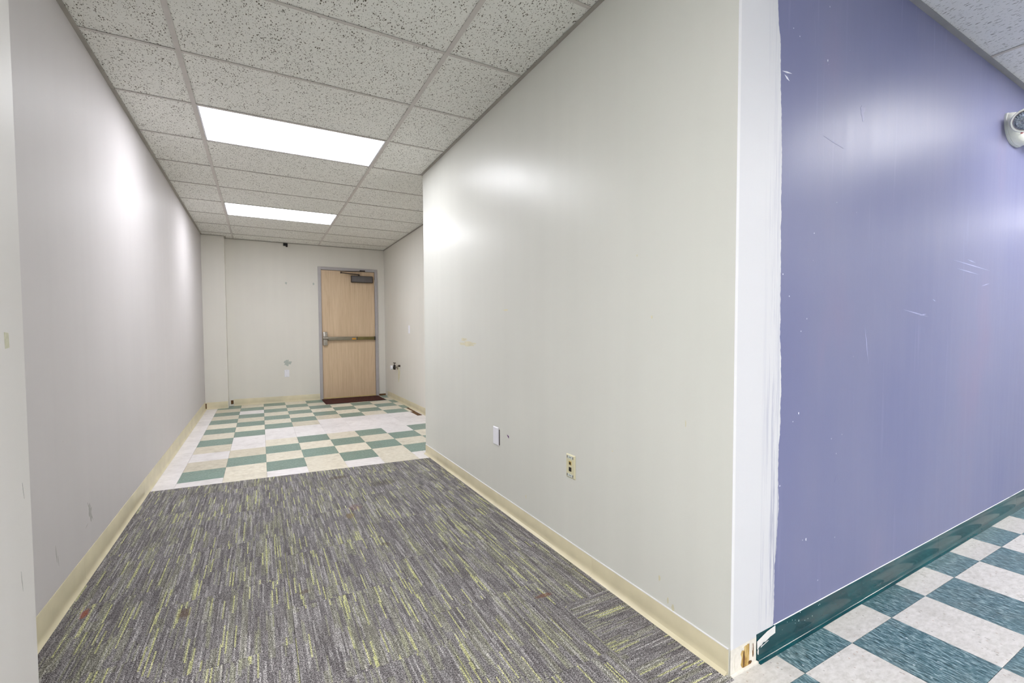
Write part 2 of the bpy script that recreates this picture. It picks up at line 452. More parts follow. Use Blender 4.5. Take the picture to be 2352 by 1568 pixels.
# ------------------------------------------------------------------ mesh helpers
class MB:
    def __init__(s): s.v, s.f, s.mi = [], [], []
    def face(s, pts, mi=0):
        i = len(s.v); s.v += [tuple(p) for p in pts]; s.f.append(list(range(i, i+len(pts)))); s.mi.append(mi)
    def box(s, a, b, mi=0):
        x0, y0, z0 = a; x1, y1, z1 = b
        s.hexa([(x0, y0, z0), (x1, y0, z0), (x1, y1, z0), (x0, y1, z0), (x0, y0, z1), (x1, y0, z1), (x1, y1, z1), (x0, y1, z1)], mi)
    def hexa(s, c, mi=0):
        i = len(s.v); s.v += [tuple(p) for p in c]
        for q in ((3, 2, 1, 0), (4, 5, 6, 7), (0, 1, 5, 4), (1, 2, 6, 5), (2, 3, 7, 6), (3, 0, 4, 7)):
            s.f.append([i+k for k in q]); s.mi.append(mi)
    def sweep(s, prof, path, nrm, mi=0, cap=True):
        """prof: (out, up) points; path: points; nrm: outward horizontal normals per path point"""
        i = len(s.v); n = len(prof)
        for P, N in zip(path, nrm):
            for o, u in prof:
                s.v.append((P[0]+N[0]*o, P[1]+N[1]*o, P[2]+u))
        for k in range(len(path)-1):
            for j in range(n):
                a, b = i+k*n+j, i+k*n+(j+1) % n
                s.f.append([a, b, b+n, a+n]); s.mi.append(mi)
        if cap:
            s.f.append([i+j for j in range(n)]); s.mi.append(mi)
            s.f.append([i+(len(path)-1)*n+j for j in reversed(range(n))]); s.mi.append(mi)
    def tube(s, a, b, r, seg=12, r1=None, mi=0, cap=True):
        a, b = Vector(a), Vector(b); d = (b-a).normalized()
        t = Vector((0, 0, 1)) if abs(d.z) < 0.9 else Vector((1, 0, 0))
        x = d.cross(t).normalized(); y = d.cross(x)
        r1 = r if r1 is None else r1
        i = len(s.v)
        for k in range(seg):
            an = 2*math.pi*k/seg; e = x*math.cos(an)+y*math.sin(an)
            s.v.append(tuple(a+e*r)); s.v.append(tuple(b+e*r1))
        for k in range(seg):
            k2 = (k+1) % seg
            s.f.append([i+2*k, i+2*k2, i+2*k2+1, i+2*k+1]); s.mi.append(mi)
        if cap:
            s.f.append([i+2*k for k in reversed(range(seg))]); s.mi.append(mi)
            s.f.append([i+2*k+1 for k in range(seg)]); s.mi.append(mi)
    def mesh(s, name, mats, bevel=0, smooth=False):
        me = bpy.data.meshes.new(name)
        me.from_pydata(s.v, [], s.f)
        if not isinstance(mats, (list, tuple)): mats = [mats]
        for mm in mats: me.materials.append(mm)
        for p, k in zip(me.polygons, s.mi): p.material_index = k
        bm = bmesh.new(); bm.from_mesh(me)
        bmesh.ops.recalc_face_normals(bm, faces=bm.faces)
        if bevel:
            bmesh.ops.bevel(bm, geom=[e for e in bm.edges if e.calc_face_angle(0) > 0.5], offset=bevel, segments=2, profile=0.6, affect='EDGES')
        if smooth:
            for f in bm.faces: f.smooth = True
            for e in bm.edges:
                if len(e.link_faces) == 2 and e.calc_face_angle(0) > 0.6: e.smooth = False
        bm.to_mesh(me); bm.free()
        return me
    def obj(s, name, mats, parent=None, bevel=0, smooth=False, loc=None):
        return link(name, s.mesh(name, mats, bevel, smooth), parent, loc)

def link(name, me, parent=None, loc=None):
    o = bpy.data.objects.new(name, me)
    COL.objects.link(o)
    if parent: o.parent = parent
    if loc is not None: o.location = loc
    return o
def structure(o):
    o['kind'] = 'structure'; return o
def tag(o, label, cat, group=None):
    o['label'] = label; o['category'] = cat
    if group: o['group'] = group
    return o
def empty(name, loc=(0, 0, 0), rz=0):
    o = bpy.data.objects.new(name, None)
    COL.objects.link(o); o.location = loc; o.rotation_euler = (0, 0, rz)
    o.empty_display_size = 0.1
    return o
def boxobj(name, a, b, mat, parent=None, bevel=0):
    q = MB(); q.box(a, b); return q.obj(name, mat, parent, bevel)

# ================================================================== SETTING: walls
wall_left = structure(boxobj('wall_left', (XL-0.14, 1.50, 0), (XL, YB+0.15, H+0.12), M['paint_left']))
wall_entry = structure(boxobj('wall_front_left', (RX0, 1.262, 0), (-0.500, 1.495, H+0.12), M['paint_entry']))
wall_right = structure(boxobj('wall_right', (XR, YC, 0), (XR+0.14, YE, H+0.12), M['paint_right']))
wall_return = structure(boxobj('wall_recess', (XR+0.141, YE-0.13, 0), (XA+0.14, YE, H+0.12), M['paint_right']))
wall_alcove = structure(boxobj('wall_alcove', (XA, YE+0.001, 0), (XA+0.14, YB+0.15, H+0.12), M['paint_back']))
DX0, DX1, DZ = 0.868, 1.848, 2.235        # outside of the door frame
q = MB()
q.box((XL+0.001, YB, 0), (DX0+0.02, YB+0.15, H+0.12))
q.box((DX1-0.02, YB, 0), (XA-0.001, YB+0.15, H+0.12))
q.box((DX0+0.02, YB, DZ-0.02), (DX1-0.02, YB+0.15, H+0.12))
wall_back = structure(q.obj('wall_back', M['paint_back']))
wall_pillar = structure(boxobj('wall_pillar', (XL+0.001, 7.95, 0), (-0.448, YB-0.001, H+0.02), M['paint_back']))
q = MB()
q.hexa([(XR+0.141, yp(XR+0.141), 0), (RX1, yp(RX1), 0), (RX1, yp(RX1)+0.14, 0), (XR+0.141, yp(XR+0.141)+0.14, 0),
        (XR+0.141, yp(XR+0.141), H+0.12), (RX1, yp(RX1), H+0.12), (RX1, yp(RX1)+0.14, H+0.12), (XR+0.141, yp(XR+0.141)+0.14, H+0.12)])
wall_purple = structure(q.obj('wall_purple', M['purple']))
structure(boxobj('wall_room_left', (RX0-0.12, RY0, 0), (RX0-0.001, 1.262, H+0.12), M['paint_room']))
structure(boxobj('wall_room_right', (RX1+0.001, RY0, 0), (RX1+0.12, yp(RX1)+0.14, H+0.12), M['paint_room']))
structure(boxobj('wall_room_back', (RX0-0.12, RY0-0.12, 0), (RX1+0.12, RY0-0.001, H+0.12), M['paint_room']))

# skim coat: a thin primed patch with a ragged outer edge on the end of the purple wall
prof = [(0.088, 1.591), (0.20, 1.590), (0.31, 1.592), (0.42, 1.600), (0.54, 1.607), (0.66, 1.603), (0.80, 1.608), (0.93, 1.612), (1.05, 1.605),
        (1.2, 1.598), (1.325, 1.599), (1.5, 1.594), (1.68, 1.593), (1.8, 1.590), (1.97, 1.582), (2.1, 1.572), (2.25, 1.556), (2.4, 1.545), (H, 1.54)]
def prof_x(z):
    for (a, xa), (b, xb) in zip(prof, prof[1:]):
        if z <= b: return xa+(xb-xa)*max(0, (z-a))/(b-a)
    return prof[-1][1]
q = MB()
Z0, n = 0.088, 420
rows = []
for k in range(n+1):
    z = Z0+(H-0.02-Z0)*k/n
    amp = 0.004 if z > 1.3 else 0.0052
    x = prof_x(z) + amp*(noise.noise(Vector((z*14, 0.3, 0)))+0.6*noise.noise(Vector((z*60, 2.3, 0)))+0.35*noise.noise(Vector((z*190, 5.3, 0))))
    x += 0.004*max(0, noise.noise(Vector((z*5, 9.1, 0))))
    rows.append((x, z))
def yq(x, o): return yp(x)-o
for (xa, za), (xb, zb) in zip(rows, rows[1:]):
    x0 = XR+0.0005
    q.face([(x0, yq(x0, 0.0016), za), (xa-0.004, yq(xa, 0.0016), za), (xb-0.004, yq(xb, 0.0016), zb), (x0, yq(x0, 0.0016), zb)])
    q.face([(xa-0.004, yq(xa, 0.0016), za), (xa, yq(xa, 0.0002), za), (xb, yq(xb, 0.0002), zb), (xb-0.004, yq(xb, 0.0016), zb)])
q.face([(XR+0.0005, yq(XR, 0.0016), Z0), (rows[0][0], yq(1.59, 0.0016), Z0), (rows[0][0], yq(1.59, 0), Z0), (XR+0.0005, yq(XR, 0), Z0)])
skim_o = q.obj('skim_coat', M['skim'], wall_purple, smooth=False)
skim_o['label'] = 'white primed strip with ragged edge over the purple paint'
# metal corner bead, primed, down the outside corner
boxobj('corner_bead', (XR-0.0012, YC-0.0018, 0.088), (XR+0.012, YC-0.0002, H-0.02), M['paint_white'], wall_right, 0.0005)

# damage at the foot of the corner: gypsum where the base came off, torn brown paper, paint flap
q = MB(); q.box((XR, YC-0.0012, 0.0), (1.486, YC+0.001, 0.088))
q.obj('bare_patch', M['gypsum'], wall_purple)['label'] = 'bare white patch where the base was pulled off'
def blob(cx, cz, rx, rz, seed, n=40, rough=0.22):
    out = []
    for k in range(n):
        a = 2*math.pi*k/n
        s_ = 1+rough*noise.noise(Vector((math.cos(a)*1.6+seed, math.sin(a)*1.6, seed)))*1.6+0.35*rough*noise.noise(Vector((math.cos(a)*6+seed, math.sin(a)*6, 3)))
        out.append((cx+rx*s_*math.cos(a), cz+rz*s_*math.sin(a)))
    return out
def decal_y(q, pts, off, thick=0.0004):       # flat shape lying on the purple wall
    c = (sum(p[0] for p in pts)/len(pts), sum(p[1] for p in pts)/len(pts))
    for a, b in zip(pts, pts[1:]+pts[:1]):
        q.face([(c[0], yp(c[0])-off, c[1]), (a[0], yp(a[0])-off, a[1]), (b[0], yp(b[0])-off, b[1])])
        q.face([(a[0], yp(a[0])-off, a[1]), (a[0], yp(a[0])-off+thick, a[1]), (b[0], yp(b[0])-off+thick, b[1]), (b[0], yp(b[0])-off, b[1])])
q = MB(); decal_y(q, blob(1.438, 0.042, 0.036, 0.044, 3.3, rough=0.25), 0.0022, 0.001)
q.obj('torn_paper', M['torn_paper'], wall_purple)['label'] = 'torn brown drywall paper at the foot of the corner'
q = MB()
decal_y(q, blob(1.418, 0.030, 0.005, 0.030, 5.1), 0.0026, 0.001)
decal_y(q, blob(1.452, 0.012, 0.010, 0.006, 7.7), 0.0030, 0.001)
decal_y(q, blob(1.468, 0.048, 0.0035, 0.022, 1.2), 0.0030, 0.001)
q.obj('dark_tear', M['dirt'], wall_purple)
q = MB()
decal_y(q, blob(1.462, 0.062, 0.003, 0.014, 2.2), 0.0036, 0.0015)
decal_y(q, blob(1.375, 0.040, 0.006, 0.028, 9.2), 0.0030, 0.0015)
decal_y(q, blob(1.412, 0.074, 0.006, 0.006, 4.2), 0.0036, 0.0015)
q.obj('paper_curl', M['gypsum'], wall_purple)
# flap of paint hanging over the teal base
q = MB()
P_ = [(1.486, 0.074), (1.545, 0.091), (1.592, 0.096), (1.592, 0.070), (1.560, 0.066), (1.535, 0.058), (1.520, 0.060), (1.510, 0.052), (1.500, 0.054), (1.488, 0.046)]
decal_y(q, P_, 0.0062, 0.001)
q.obj('paint_flap', M['flap'], wall_purple)
q = MB()
decal_y(q, [(1.507, 0.046), (1.550, 0.056), (1.551, 0.0575), (1.508, 0.049)], 0.0066, 0.001)
decal_y(q, blob(1.492, 0.036, 0.003, 0.010, 6.0), 0.0064, 0.001)
q.obj('paint_drip', M['flap'], wall_purple)
q = MB(); q.box((XR-0.003, YC-0.010, 0.0002), (1.49, YC-0.002, 0.006))
q.obj('adhesive_ridge', M['gypsum'], wall_purple)

# ------------------------------------------------------------------ marks on walls
def decal_x(q, pts, x, sgn=1, off=0.0006):    # pts in (y, z), on a wall facing -x (sgn=-1) or +x
    c = (sum(p[0] for p in pts)/len(pts), sum(p[1] for p in pts)/len(pts))
    for a, b in zip(pts, pts[1:]+pts[:1]):
        q.face([(x+sgn*off, c[0], c[1]), (x+sgn*off, a[0], a[1]), (x+sgn*off, b[0], b[1])])
        q.face([(x+sgn*off, a[0], a[1]), (x, a[0], a[1]), (x, b[0], b[1]), (x+sgn*off, b[0], b[1])])
def streak(y0, z0, y1, z1, wdt):
    dx, dz = y1-y0, z1-z0; L = math.hypot(dx, dz); nx, nz = -dz/L*wdt, dx/L*wdt
    return [(y0, z0), (y0+dx*.5+nx, z0+dz*.5+nz), (y1, z1), (y0+dx*.5-nx, z0+dz*.5-nz)]
q = MB()
decal_x(q, blob(3.05, 1.055, 0.15, 0.016, 2.1, rough=0.5), XR, -1, 0.0003)
decal_x(q, blob(3.13, 1.085, 0.06, 0.009, 4.1, rough=0.5), XR, -1, 0.0003)
decal_x(q, blob(2.47, 1.277, 0.035, 0.004, 5.1, rough=0.5), XR, -1, 0.0003)
q.obj('old_paint_patch', M['patch_tan'], wall_right)
q = MB(); decal_x(q, [(2.462, 0.499), (2.438, 0.494), (2.437, 0.480), (2.446, 0.484)], XR, -1, 0.0012)
q.obj('paint_chip', M['purple_chip'], wall_right)['label'] = 'small purple chip beside the blank plate'
q = MB()
for y, z, ry, rz, sd in ((2.235, 0.182, 0.005, 0.005, 1), (2.233, 0.172, 0.003, 0.004, 2), (1.28, 1.2, 0.004, 0.006, 3), (1.232, 0.185, 0.005, 0.010, 4), (1.166, 0.10, 0.006, 0.014, 5), (1.19, 0.118, 0.003, 0.012, 8), (1.116, 0.81, 0.0015, 0.012, 6), (1.36, 1.45, 0.003, 0.004, 7), (1.5, 0.62, 0.003, 0.003, 9)):
    decal_x(q, blob(y, z, ry, rz, sd), XR, -1, 0.0010)
q.obj('wall_nick', M['patch_tan'], wall_right)
q = MB()
decal_x(q, blob(2.835, 0.285, 0.022, 0.035, 2.7, rough=0.6), XL, 1, 0.0003)
decal_x(q, streak(2.80, 0.345, 2.87, 0.235, 0.006), XL, 1, 0.0004)
decal_x(q, streak(2.415, 0.30, 2.425, 0.225, 0.004), XL, 1, 0.0004)
decal_x(q, streak(2.435, 0.25, 2.440, 0.205, 0.002), XL, 1, 0.0004)
decal_x(q, streak(2.76, 0.235, 2.80, 0.245, 0.002), XL, 1, 0.0004)
q.obj('scuff_mark', M['mark_grey'], wall_left)
q = MB(); decal_x(q, [(1.402, 1.153), (1.422, 1.151), (1.424, 1.118), (1.404, 1.116)], -0.5, 1, 0.0004)
q.obj('tape_residue', M['mark_tape'], wall_entry)
q = MB()
decal_x(q, streak(1.455, 0.80, 1.462, 0.76, 0.001), -0.5, 1, 0.0004)
decal_x(q, streak(1.43, 0.60, 1.436, 0.55, 0.0012), -0.5, 1, 0.0004)
q.obj('scuff_mark', M['mark_grey'], wall_entry)
def decal_back(q, pts, off=0.0004):
    c = (sum(p[0] for p in pts)/len(pts), sum(p[1] for p in pts)/len(pts))
    for a, b in zip(pts, pts[1:]+pts[:1]):
        q.face([(c[0], YB-off, c[1]), (a[0], YB-off, a[1]), (b[0], YB-off, b[1])])
q = MB()
decal_back(q, blob(0.372, 0.650, 0.055, 0.045, 2.0, rough=0.6))
decal_back(q, blob(0.386, 1.937, 0.014, 0.018, 3.0)); decal_back(q, blob(0.798, 1.941, 0.014, 0.018, 5.0))
q.obj('rub_mark', M['mark_bluegrey'], wall_back)
q = MB()
decal_y(q, streak(1.855, 1.864, 2.0, 1.845, 0.002), 0.0005); decal_y(q, streak(1.985, 0.545, 2.01, 0.575, 0.0015), 0.0005)
decal_y(q, blob(2.143, 2.015, 0.018, 0.026, 3.0, rough=0.6), 0.0004)
q.obj('dark_scratch', M['mark_dark'], wall_purple)
q = MB()
decal_y(q, streak(1.585, 2.028, 1.645, 2.034, 0.003), 0.0007); decal_y(q, streak(1.60, 2.02, 1.63, 2.005, 0.004), 0.0006)
decal_y(q, blob(1.874, 2.142, 0.0025, 0.004, 3.0), 0.0007); decal_y(q, blob(1.725, 0.843, 0.003, 0.004, 3.0), 0.0007); decal_y(q, blob(1.79, 0.36, 0.003, 0.005, 4.0), 0.0007)
q.obj('white_chip', M['mark_white'], wall_purple)
q = MB()
for a in ((2.55, 1.235, 2.82, 1.205), (2.72, 1.21, 2.80, 1.218), (2.86, 1.29, 2.90, 1.28), (3.10, 1.495, 3.62, 1.47), (3.15, 1.455, 3.45, 1.44), (3.28, 1.51, 3.40, 1.50), (2.2, 1.17, 2.24, 1.0), (3.5, 1.38, 3.62, 1.40)):
    decal_y(q, streak(*a, 0.0022), 0.0005)
q.obj('pale_scratch', M['mark_pale'], wall_purple)

# ================================================================== FLOOR
floor = MB()
floor.box((RX0-0.12, RY0-0.12, -0.15), (RX1+0.12, YB+0.3, -0.0045))
floor = structure(floor.obj('floor', plain('dark_joint', (104, 96, 84), 0.7)))

def tile_mesh(wx, wy, mat, th=0.0045, gap=0.0006):
    q = MB(); q.box((gap, gap, -th), (wx-gap, wy-gap, 0)); return q.mesh('floor_tile', mat, 0.0005)
cache = {}
def add_tile(x, y, wx, wy, mat, name='floor_tile', z=0.0, th=0.0045, gap=0.0006):
    k = (round(wx, 3), round(wy, 3), mat, name)
    if k not in cache: cache[k] = tile_mesh(wx, wy, M[mat], th, gap)
    return link(name, cache[k], floor, (x, y, z))
# corridor tiles: row r lies between lines r and r+1, column c likewise
whites = {(2, 0), (3, 1)} | {(4, c) for c in range(1, 9)} | {(5, c) for c in range(2, 9)} | {(6, c) for c in range(4, 9)} | {(3, 6), (10, 1)}
beiges = {(1, 0), (2, 1), (3, 0), (6, 3), (7, 4), (9, 0), (11, 0), (8, 1)}
for r in range(-1, 14):
    for c in range(-1, 9):
        x0, y0 = X_LINE+c*T, Y_LINE+r*T
        x1, y1 = x0+T, y0+T
        if c == -1: x0 = XL
        if c == 8: x1 = XA
        if r == 13: y1 = YB-0.001
        if c >= 6 and r == -1:                       # beside the end of the right wall
            if c > 6: y0 = YE+0.001
            else: x1 = XR-0.001
        if r == -1: y0 = max(y0, 3.860)
        if x0 < -0.448 and y1 > 7.949:
            if x1 <= -0.448+0.001 or r == 13: 
                if r == 13: continue
            y1 = min(y1, 7.949)
        if y1-y0 < 0.004 or x1-x0 < 0.01: continue
        if c == -1 or r == -1: mat = 'vct_white' if c == -1 else ('vct_cream' if c % 2 else 'vct_white')
        elif (r, c) in whites: mat = 'vct_white'
        elif (r+c) % 2 == 0: mat = 'vct_green'
        elif (r, c) in beiges: mat = 'vct_beige'
        else: mat = 'vct_cream'
        add_tile(x0, y0, x1-x0, y1-y0, mat)
boxobj('floor_tile', (-0.447, 7.949, -0.0045), (-0.2825, YB-0.0012, 0), M['vct_green'], floor)
boxobj('floor_tile', (XR+0.001, YE+0.001, -0.0045), (1.546, YE+0.11, 0), M['vct_white'], floor)
# the brown patch where a sliver of tile is missing along the alcove wall
q = MB(); q.box((1.862, 5.93, 0.0), (1.93, 6.27, 0.0012)); q.box((1.90, 6.27, 0.0), (1.935, 6.62, 0.001))
q.obj('bare_glue_strip', M['dirt'], floor)['label'] = 'brown glue where a tile sliver is missing'

# front room tiles
PX, PY = 1.581, 0.819
stuff = {0: MB(), 1: MB()}
for i in range(-16, 29):
    for r in range(-16, 1):
        x0, y0 = PX+i*T, PY+r*T
        x1, y1 = x0+T, y0+T
        if x0 < RX0 or x1 > RX1: continue
        if r == 0:
            if x1 <= XR: y1 = 0.912
            else: y1 = yp(x0)-0.001
        green = (i+r) % 2 == 0
        if i >= -2 and i <= 10 and r >= -3:
            add_tile(x0, y0, x1-x0, y1-y0, 'vct_room_green' if green else 'vct_room_cream')
        elif y0 > RY0:
            stuff[0 if green else 1].box((x0+.0006, y0+.0006, -0.0045), (x1-.0006, y1-.0006, 0))
q = MB(); q.box((RX0, 0.913, -0.0045), (-0.5, 1.261, 0)); o = q.obj('floor_border', M['vct_room_cream'], floor)
for k, mname in ((0, 'vct_room_green'), (1, 'vct_room_cream')):
    o = stuff[k].obj('floor_tiles_beyond', M[mname], floor); o['kind'] = 'stuff'

# carpet tiles, lines lengthwise in staggered columns; crosswise beside the corner
C0, C1 = 0.912, None
def edge(x): return 4.040-0.0735*(x-XL)          # carpet's far edge
def carpet(x0, x1, y0, y1a, y1b, mat):
    q = MB(); e = 0.0005
    q.hexa([(x0+e, y0+e, -0.0045), (x1-e, y0+e, -0.0045), (x1-e, y1b-e, -0.0045), (x0+e, y1a-e, -0.0045),
            (x0+e, y0+e, 0.0028), (x1-e, y0+e, 0.0028), (x1-e, y1b-e, 0.0028), (x0+e, y1a-e, 0.0028)])
    q.obj('carpet_tile', M[mat], floor, 0.001)
cols = [(XL+0.001, -0.41, 1.97), (-0.41, 0.09, 2.30), (0.09, 0.59, 2.03), (0.59, 1.09, 2.21), (1.09, XR-0.002, 2.008)]
for k, (x0, x1, yj) in enumerate(cols):
    ys = sorted({round(yj+0.5*j, 3) for j in range(-4, 6)})
    segs = [C0 if k else 1.496] + [y for y in ys if (C0 if k else 1.496)+0.02 < y < edge(x0)-0.02] + [None]
    for a, b in zip(segs, segs[1:]):
        mat = 'carpet_y'
        if k == 4 and a < 1.5 - 0.01: mat = 'carpet_x'
        if b is None: carpet(x0, x1, a, edge(x0), edge(x1), mat)
        else: carpet(x0, x1, a, b, b, mat)
q = MB(); q.box((-0.5, 0.913, -0.0045), (-0.411, 1.495, 0.0028)); q.obj('carpet_tile', M['carpet_y'], floor)
# filler strip between the last vinyl line and the carpet
q = MB()
q.hexa([(XL, 3.80, -0.0045), (XR, 3.80, -0.0045), (XR, 3.862, -0.0045), (XL, 3.862, -0.0045), (XL, 3.80, -0.001), (XR, 3.80, -0.001), (XR, 3.862, -0.001), (XL, 3.862, -0.001)])
q.obj('floor_underlay', M['vct_white'], floor)

# ================================================================== COVE BASES
def cove(h=0.1, toe=0.017):
    return [(0, 0), (toe, 0), (toe, 0.0018), (toe-0.005, 0.005), (0.0065, 0.012), (0.0038, 0.020), (0.0032, 0.03), (0.0032, h-0.002), (0.002, h), (0, h)]
def base_run(name, p0, p1, nrm, h, mat, parent, toe=0.017, wav=0.0012, seed=0.0, steps=None):
    p0, p1 = Vector((*p0, 0)), Vector((*p1, 0))
    L = (p1-p0).length
    n = steps or max(2, int(L/0.12))
    q = MB(); path, nr = [], []
    pr = cove(h, toe)
    i0 = 0
    npf = len(pr)
    for k in range(n+1):
        P = p0.lerp(p1, k/n)
        dz = wav*noise.noise(Vector((P.x*3+seed, P.y*3, 1)))*2
        dt = 0.0015*noise.noise(Vector((P.x*2.2+seed, P.y*2.2, 4)))
        for j, (o, u) in enumerate(pr):
            oo = o+(dt if j in (1, 2, 3) else 0)
            uu = u+(dz if j >= 7 else 0)
            q.v.append((P.x+nrm[0]*oo, P.y+nrm[1]*oo, uu+0.0002))
    for k in range(n):
        for j in range(npf):
            a, b = k*npf+j, k*npf+(j+1) % npf
            q.f.append([a, b, b+npf, a+npf]); q.mi.append(0)
    q.f.append(list(range(npf))); q.mi.append(0)
    q.f.append([n*npf+j for j in reversed(range(npf))]); q.mi.append(0)
    return q.obj(name, mat, parent, smooth=True)
def base_root(name):
    o = empty(name); o['kind'] = 'structure'; return o
bl = base_root('baseboard_left')
ys = [1.5, 2.72, 3.94, 5.16, 6.38, 7.60, 7.948]
for a, b in zip(ys, ys[1:]):
    base_run('base_strip', (XL, a+0.0006), (XL, b-0.0006), (1, 0), 0.118, M['base_cream'], bl, 0.017, seed=a)
br = base_root('baseboard_right')
ys = [0.936, 1.633, 2.866, 4.050]
for a, b in zip(ys, ys[1:]):
    base_run('base_strip', (XR, a+0.0006), (XR, b-0.0006), (-1, 0), 0.088, M['base_cream'], br, 0.021, seed=a)
# painted-over bead along the top of the right base
for a, b in zip(ys, ys[1:]):
    q = MB(); q.sweep([(0, 0), (0.0042, 0), (0.0036, 0.0028), (0, 0.0035)], [(XR, a, 0.0875), (XR, (a+b)/2, 0.0885), (XR, b, 0.0872)], [(-1, 0)]*3)
    q.obj('paint_bead', M['paint_white'], br)
bb = base_root('baseboard_back')
base_run('base_strip', (-0.385, YB), (DX0-0.002, YB), (0, -1), 0.102, M['base_cream'], bb, 0.014, seed=3)
boxobj('glue_patch', (-0.446, YB-0.004, 0.004), (-0.388, YB-0.0002, 0.10), M['gypsum'], bb)
boxobj('glue_stain', (-0.425, YB-0.006, 0.03), (-0.390, YB-0.0038, 0.09), M['dirt'], bb)
bp = base_root('baseboard_pillar')
base_run('base_strip', (XL+0.012, 7.95), (-0.452, 7.95), (0, -1), 0.105, M['base_cream'], bp, 0.014, 0.003, seed=5, steps=8)
boxobj('glue_stain', (XL+0.002, 7.944, 0.0), (XL+0.018, 7.9496, 0.09), M['dirt'], bp)
ba = base_root('baseboard_alcove')
for a, b in ((YE+0.02, 5.2), (5.201, 6.45), (6.451, 7.98)):
    base_run('base_strip', (XA, a), (XA, b), (-1, 0), 0.09, M['base_cream'], ba, 0.021, seed=a)
boxobj('glue_patch', (XA-0.004, 7.985, 0.003), (XA-0.0002, YB-0.004, 0.09), M['gypsum'], ba)
boxobj('glue_patch', (DX1+0.004, YB-0.012, 0.0), (XA-0.006, YB-0.0005, 0.03), M['dirt'], ba)
bt = base_root('baseboard_purple')
xs = [1.487, 2.225, 3.01, 4.22, 5.44, 6.66, 7.88, 9.1, RX1-0.01]
for a, b in zip(xs, xs[1:]):
    base_run('teal_strip', (a+0.0005, yp(a)), (b-0.0005, yp(b)), (0, -1), 0.0965, M['base_teal'], bt, 0.019, 0.0012, seed=a*2)
q = MB()
q.sweep([(0, 0), (0.0030, 0), (0.0020, 0.0008), (0, 0.0012)], [(x, yp(x), 0.0965+0.0006*noise.noise(Vector((x*9, 0, 0)))) for x in [1.59+0.1*k for k in range(40)]], [(0, -1)]*40)
q.obj('paint_bead', M['paint_white'], bt)

# ================================================================== CEILING
ceil = boxobj('ceiling', (RX0-0.12, RY0-0.12, H+0.10), (RX1+0.12, YB+0.3, H+0.2), plain('plenum', (120, 118, 114), 0.9))
structure(ceil)
ccache = {}
def ceil_tile(x0, x1, y0, y1, mat, sag=0.0):
    if x1-x0 < 0.03 or y1-y0 < 0.03: return
    k = (round(x1-x0, 3), round(y1-y0, 3), mat)
    if k not in ccache:
        q = MB(); q.box((0.004, 0.004, 0.003), (x1-x0-0.004, y1-y0-0.004, 0.019)); ccache[k] = q.mesh('ceiling_tile', M[mat], 0.0015)
    link('ceiling_tile', ccache[k], ceil, (x0, y0, H+sag))
def rail(name, x0, x1, y0, y1, mat=None, z=0.0):
    q = MB()
    q.box((x0, y0, H-0.0006+z), (x1, y1, H+0.0010+z))
    if x1-x0 < y1-y0:
        xm = (x0+x1)/2; q.box((xm-0.003, y0, H+0.001+z), (xm+0.003, y1, H+0.03))
    else:
        ym = (y0+y1)/2; q.box((x0, ym-0.003, H+0.001+z), (x1, ym+0.003, H+0.03))
    return q.obj(name, mat or M['tee'], ceil, 0.0004)
W2 = 0.012
G = 0.6096
RXL, RXR = CX, CX+2*G
LIGHTS = {2, 6}
ylines = [CY+G*j for j in range(-2, 10)]
# main rails
rail('main_rail', RXL-W2, RXL+W2, YC+0.02, YB, z=-0.0004)
rail('main_rail', RXR-W2, RXR+W2, YC+0.02, YB, z=-0.0004)
spans = [(YC+0.0, ylines[0])]+list(zip(ylines, ylines[1:]))+[(ylines[-1], YB)]
for k, (a, b) in enumerate(spans):
    j = k-3                                        # spans between line j and j+1
    xr = XR if b <= YE+0.06 else XA
    ceil_tile(XL, RXL, a, b, 'acoustic', random.uniform(0, 0.0008))
    if j not in LIGHTS: ceil_tile(RXL, RXR, a, b, 'acoustic', random.uniform(0, 0.0008))
    ceil_tile(RXR, min(xr, XA), a, b, 'acoustic', random.uniform(0, 0.0008))
for y in ylines:
    xr = XR if y < YE-0.1 else XA
    rail('cross_rail', XL, RXL-W2, y-W2*0.75, y+W2*0.75)
    rail('cross_rail', RXL+W2, RXR-W2, y-W2*0.75, y+W2*0.75)
    rail('cross_rail', RXR+W2, xr, y-W2*0.75, y+W2*0.75)
def angle(x0, y0, x1, y1, nrm, mat='angle', h=0.020, wd=0.021, name='wall_angle'):
    q = MB()
    q.sweep([(0.0, -0.001), (wd, -0.001), (wd, 0.0008), (0.0012, 0.0008), (0.0012, h), (0, h)], [(x0, y0, H-0.0015), (x1, y1, H-0.0015)], [nrm, nrm])
    return q.obj(name, M[mat], ceil)
for a, b in ((1.50, 3.46), (3.463, 4.90), (4.903, 7.949)):
    angle(XL, a, XL, b, (1, 0))
angle(XR, YC, XR, YE, (-1, 0)); angle(XA, YE, XA, YB, (-1, 0)); angle(XL, YB, XA, YB, (0, -1)); angle(XL, 7.95, -0.447, 7.95, (0, -1))
angle(-0.447, 7.95, -0.447, YB, (1, 0)); angle(XR, YE, XA, YE, (0, 1))
angle(-0.5, YC, XR, YC, (0, 1), 'angle')
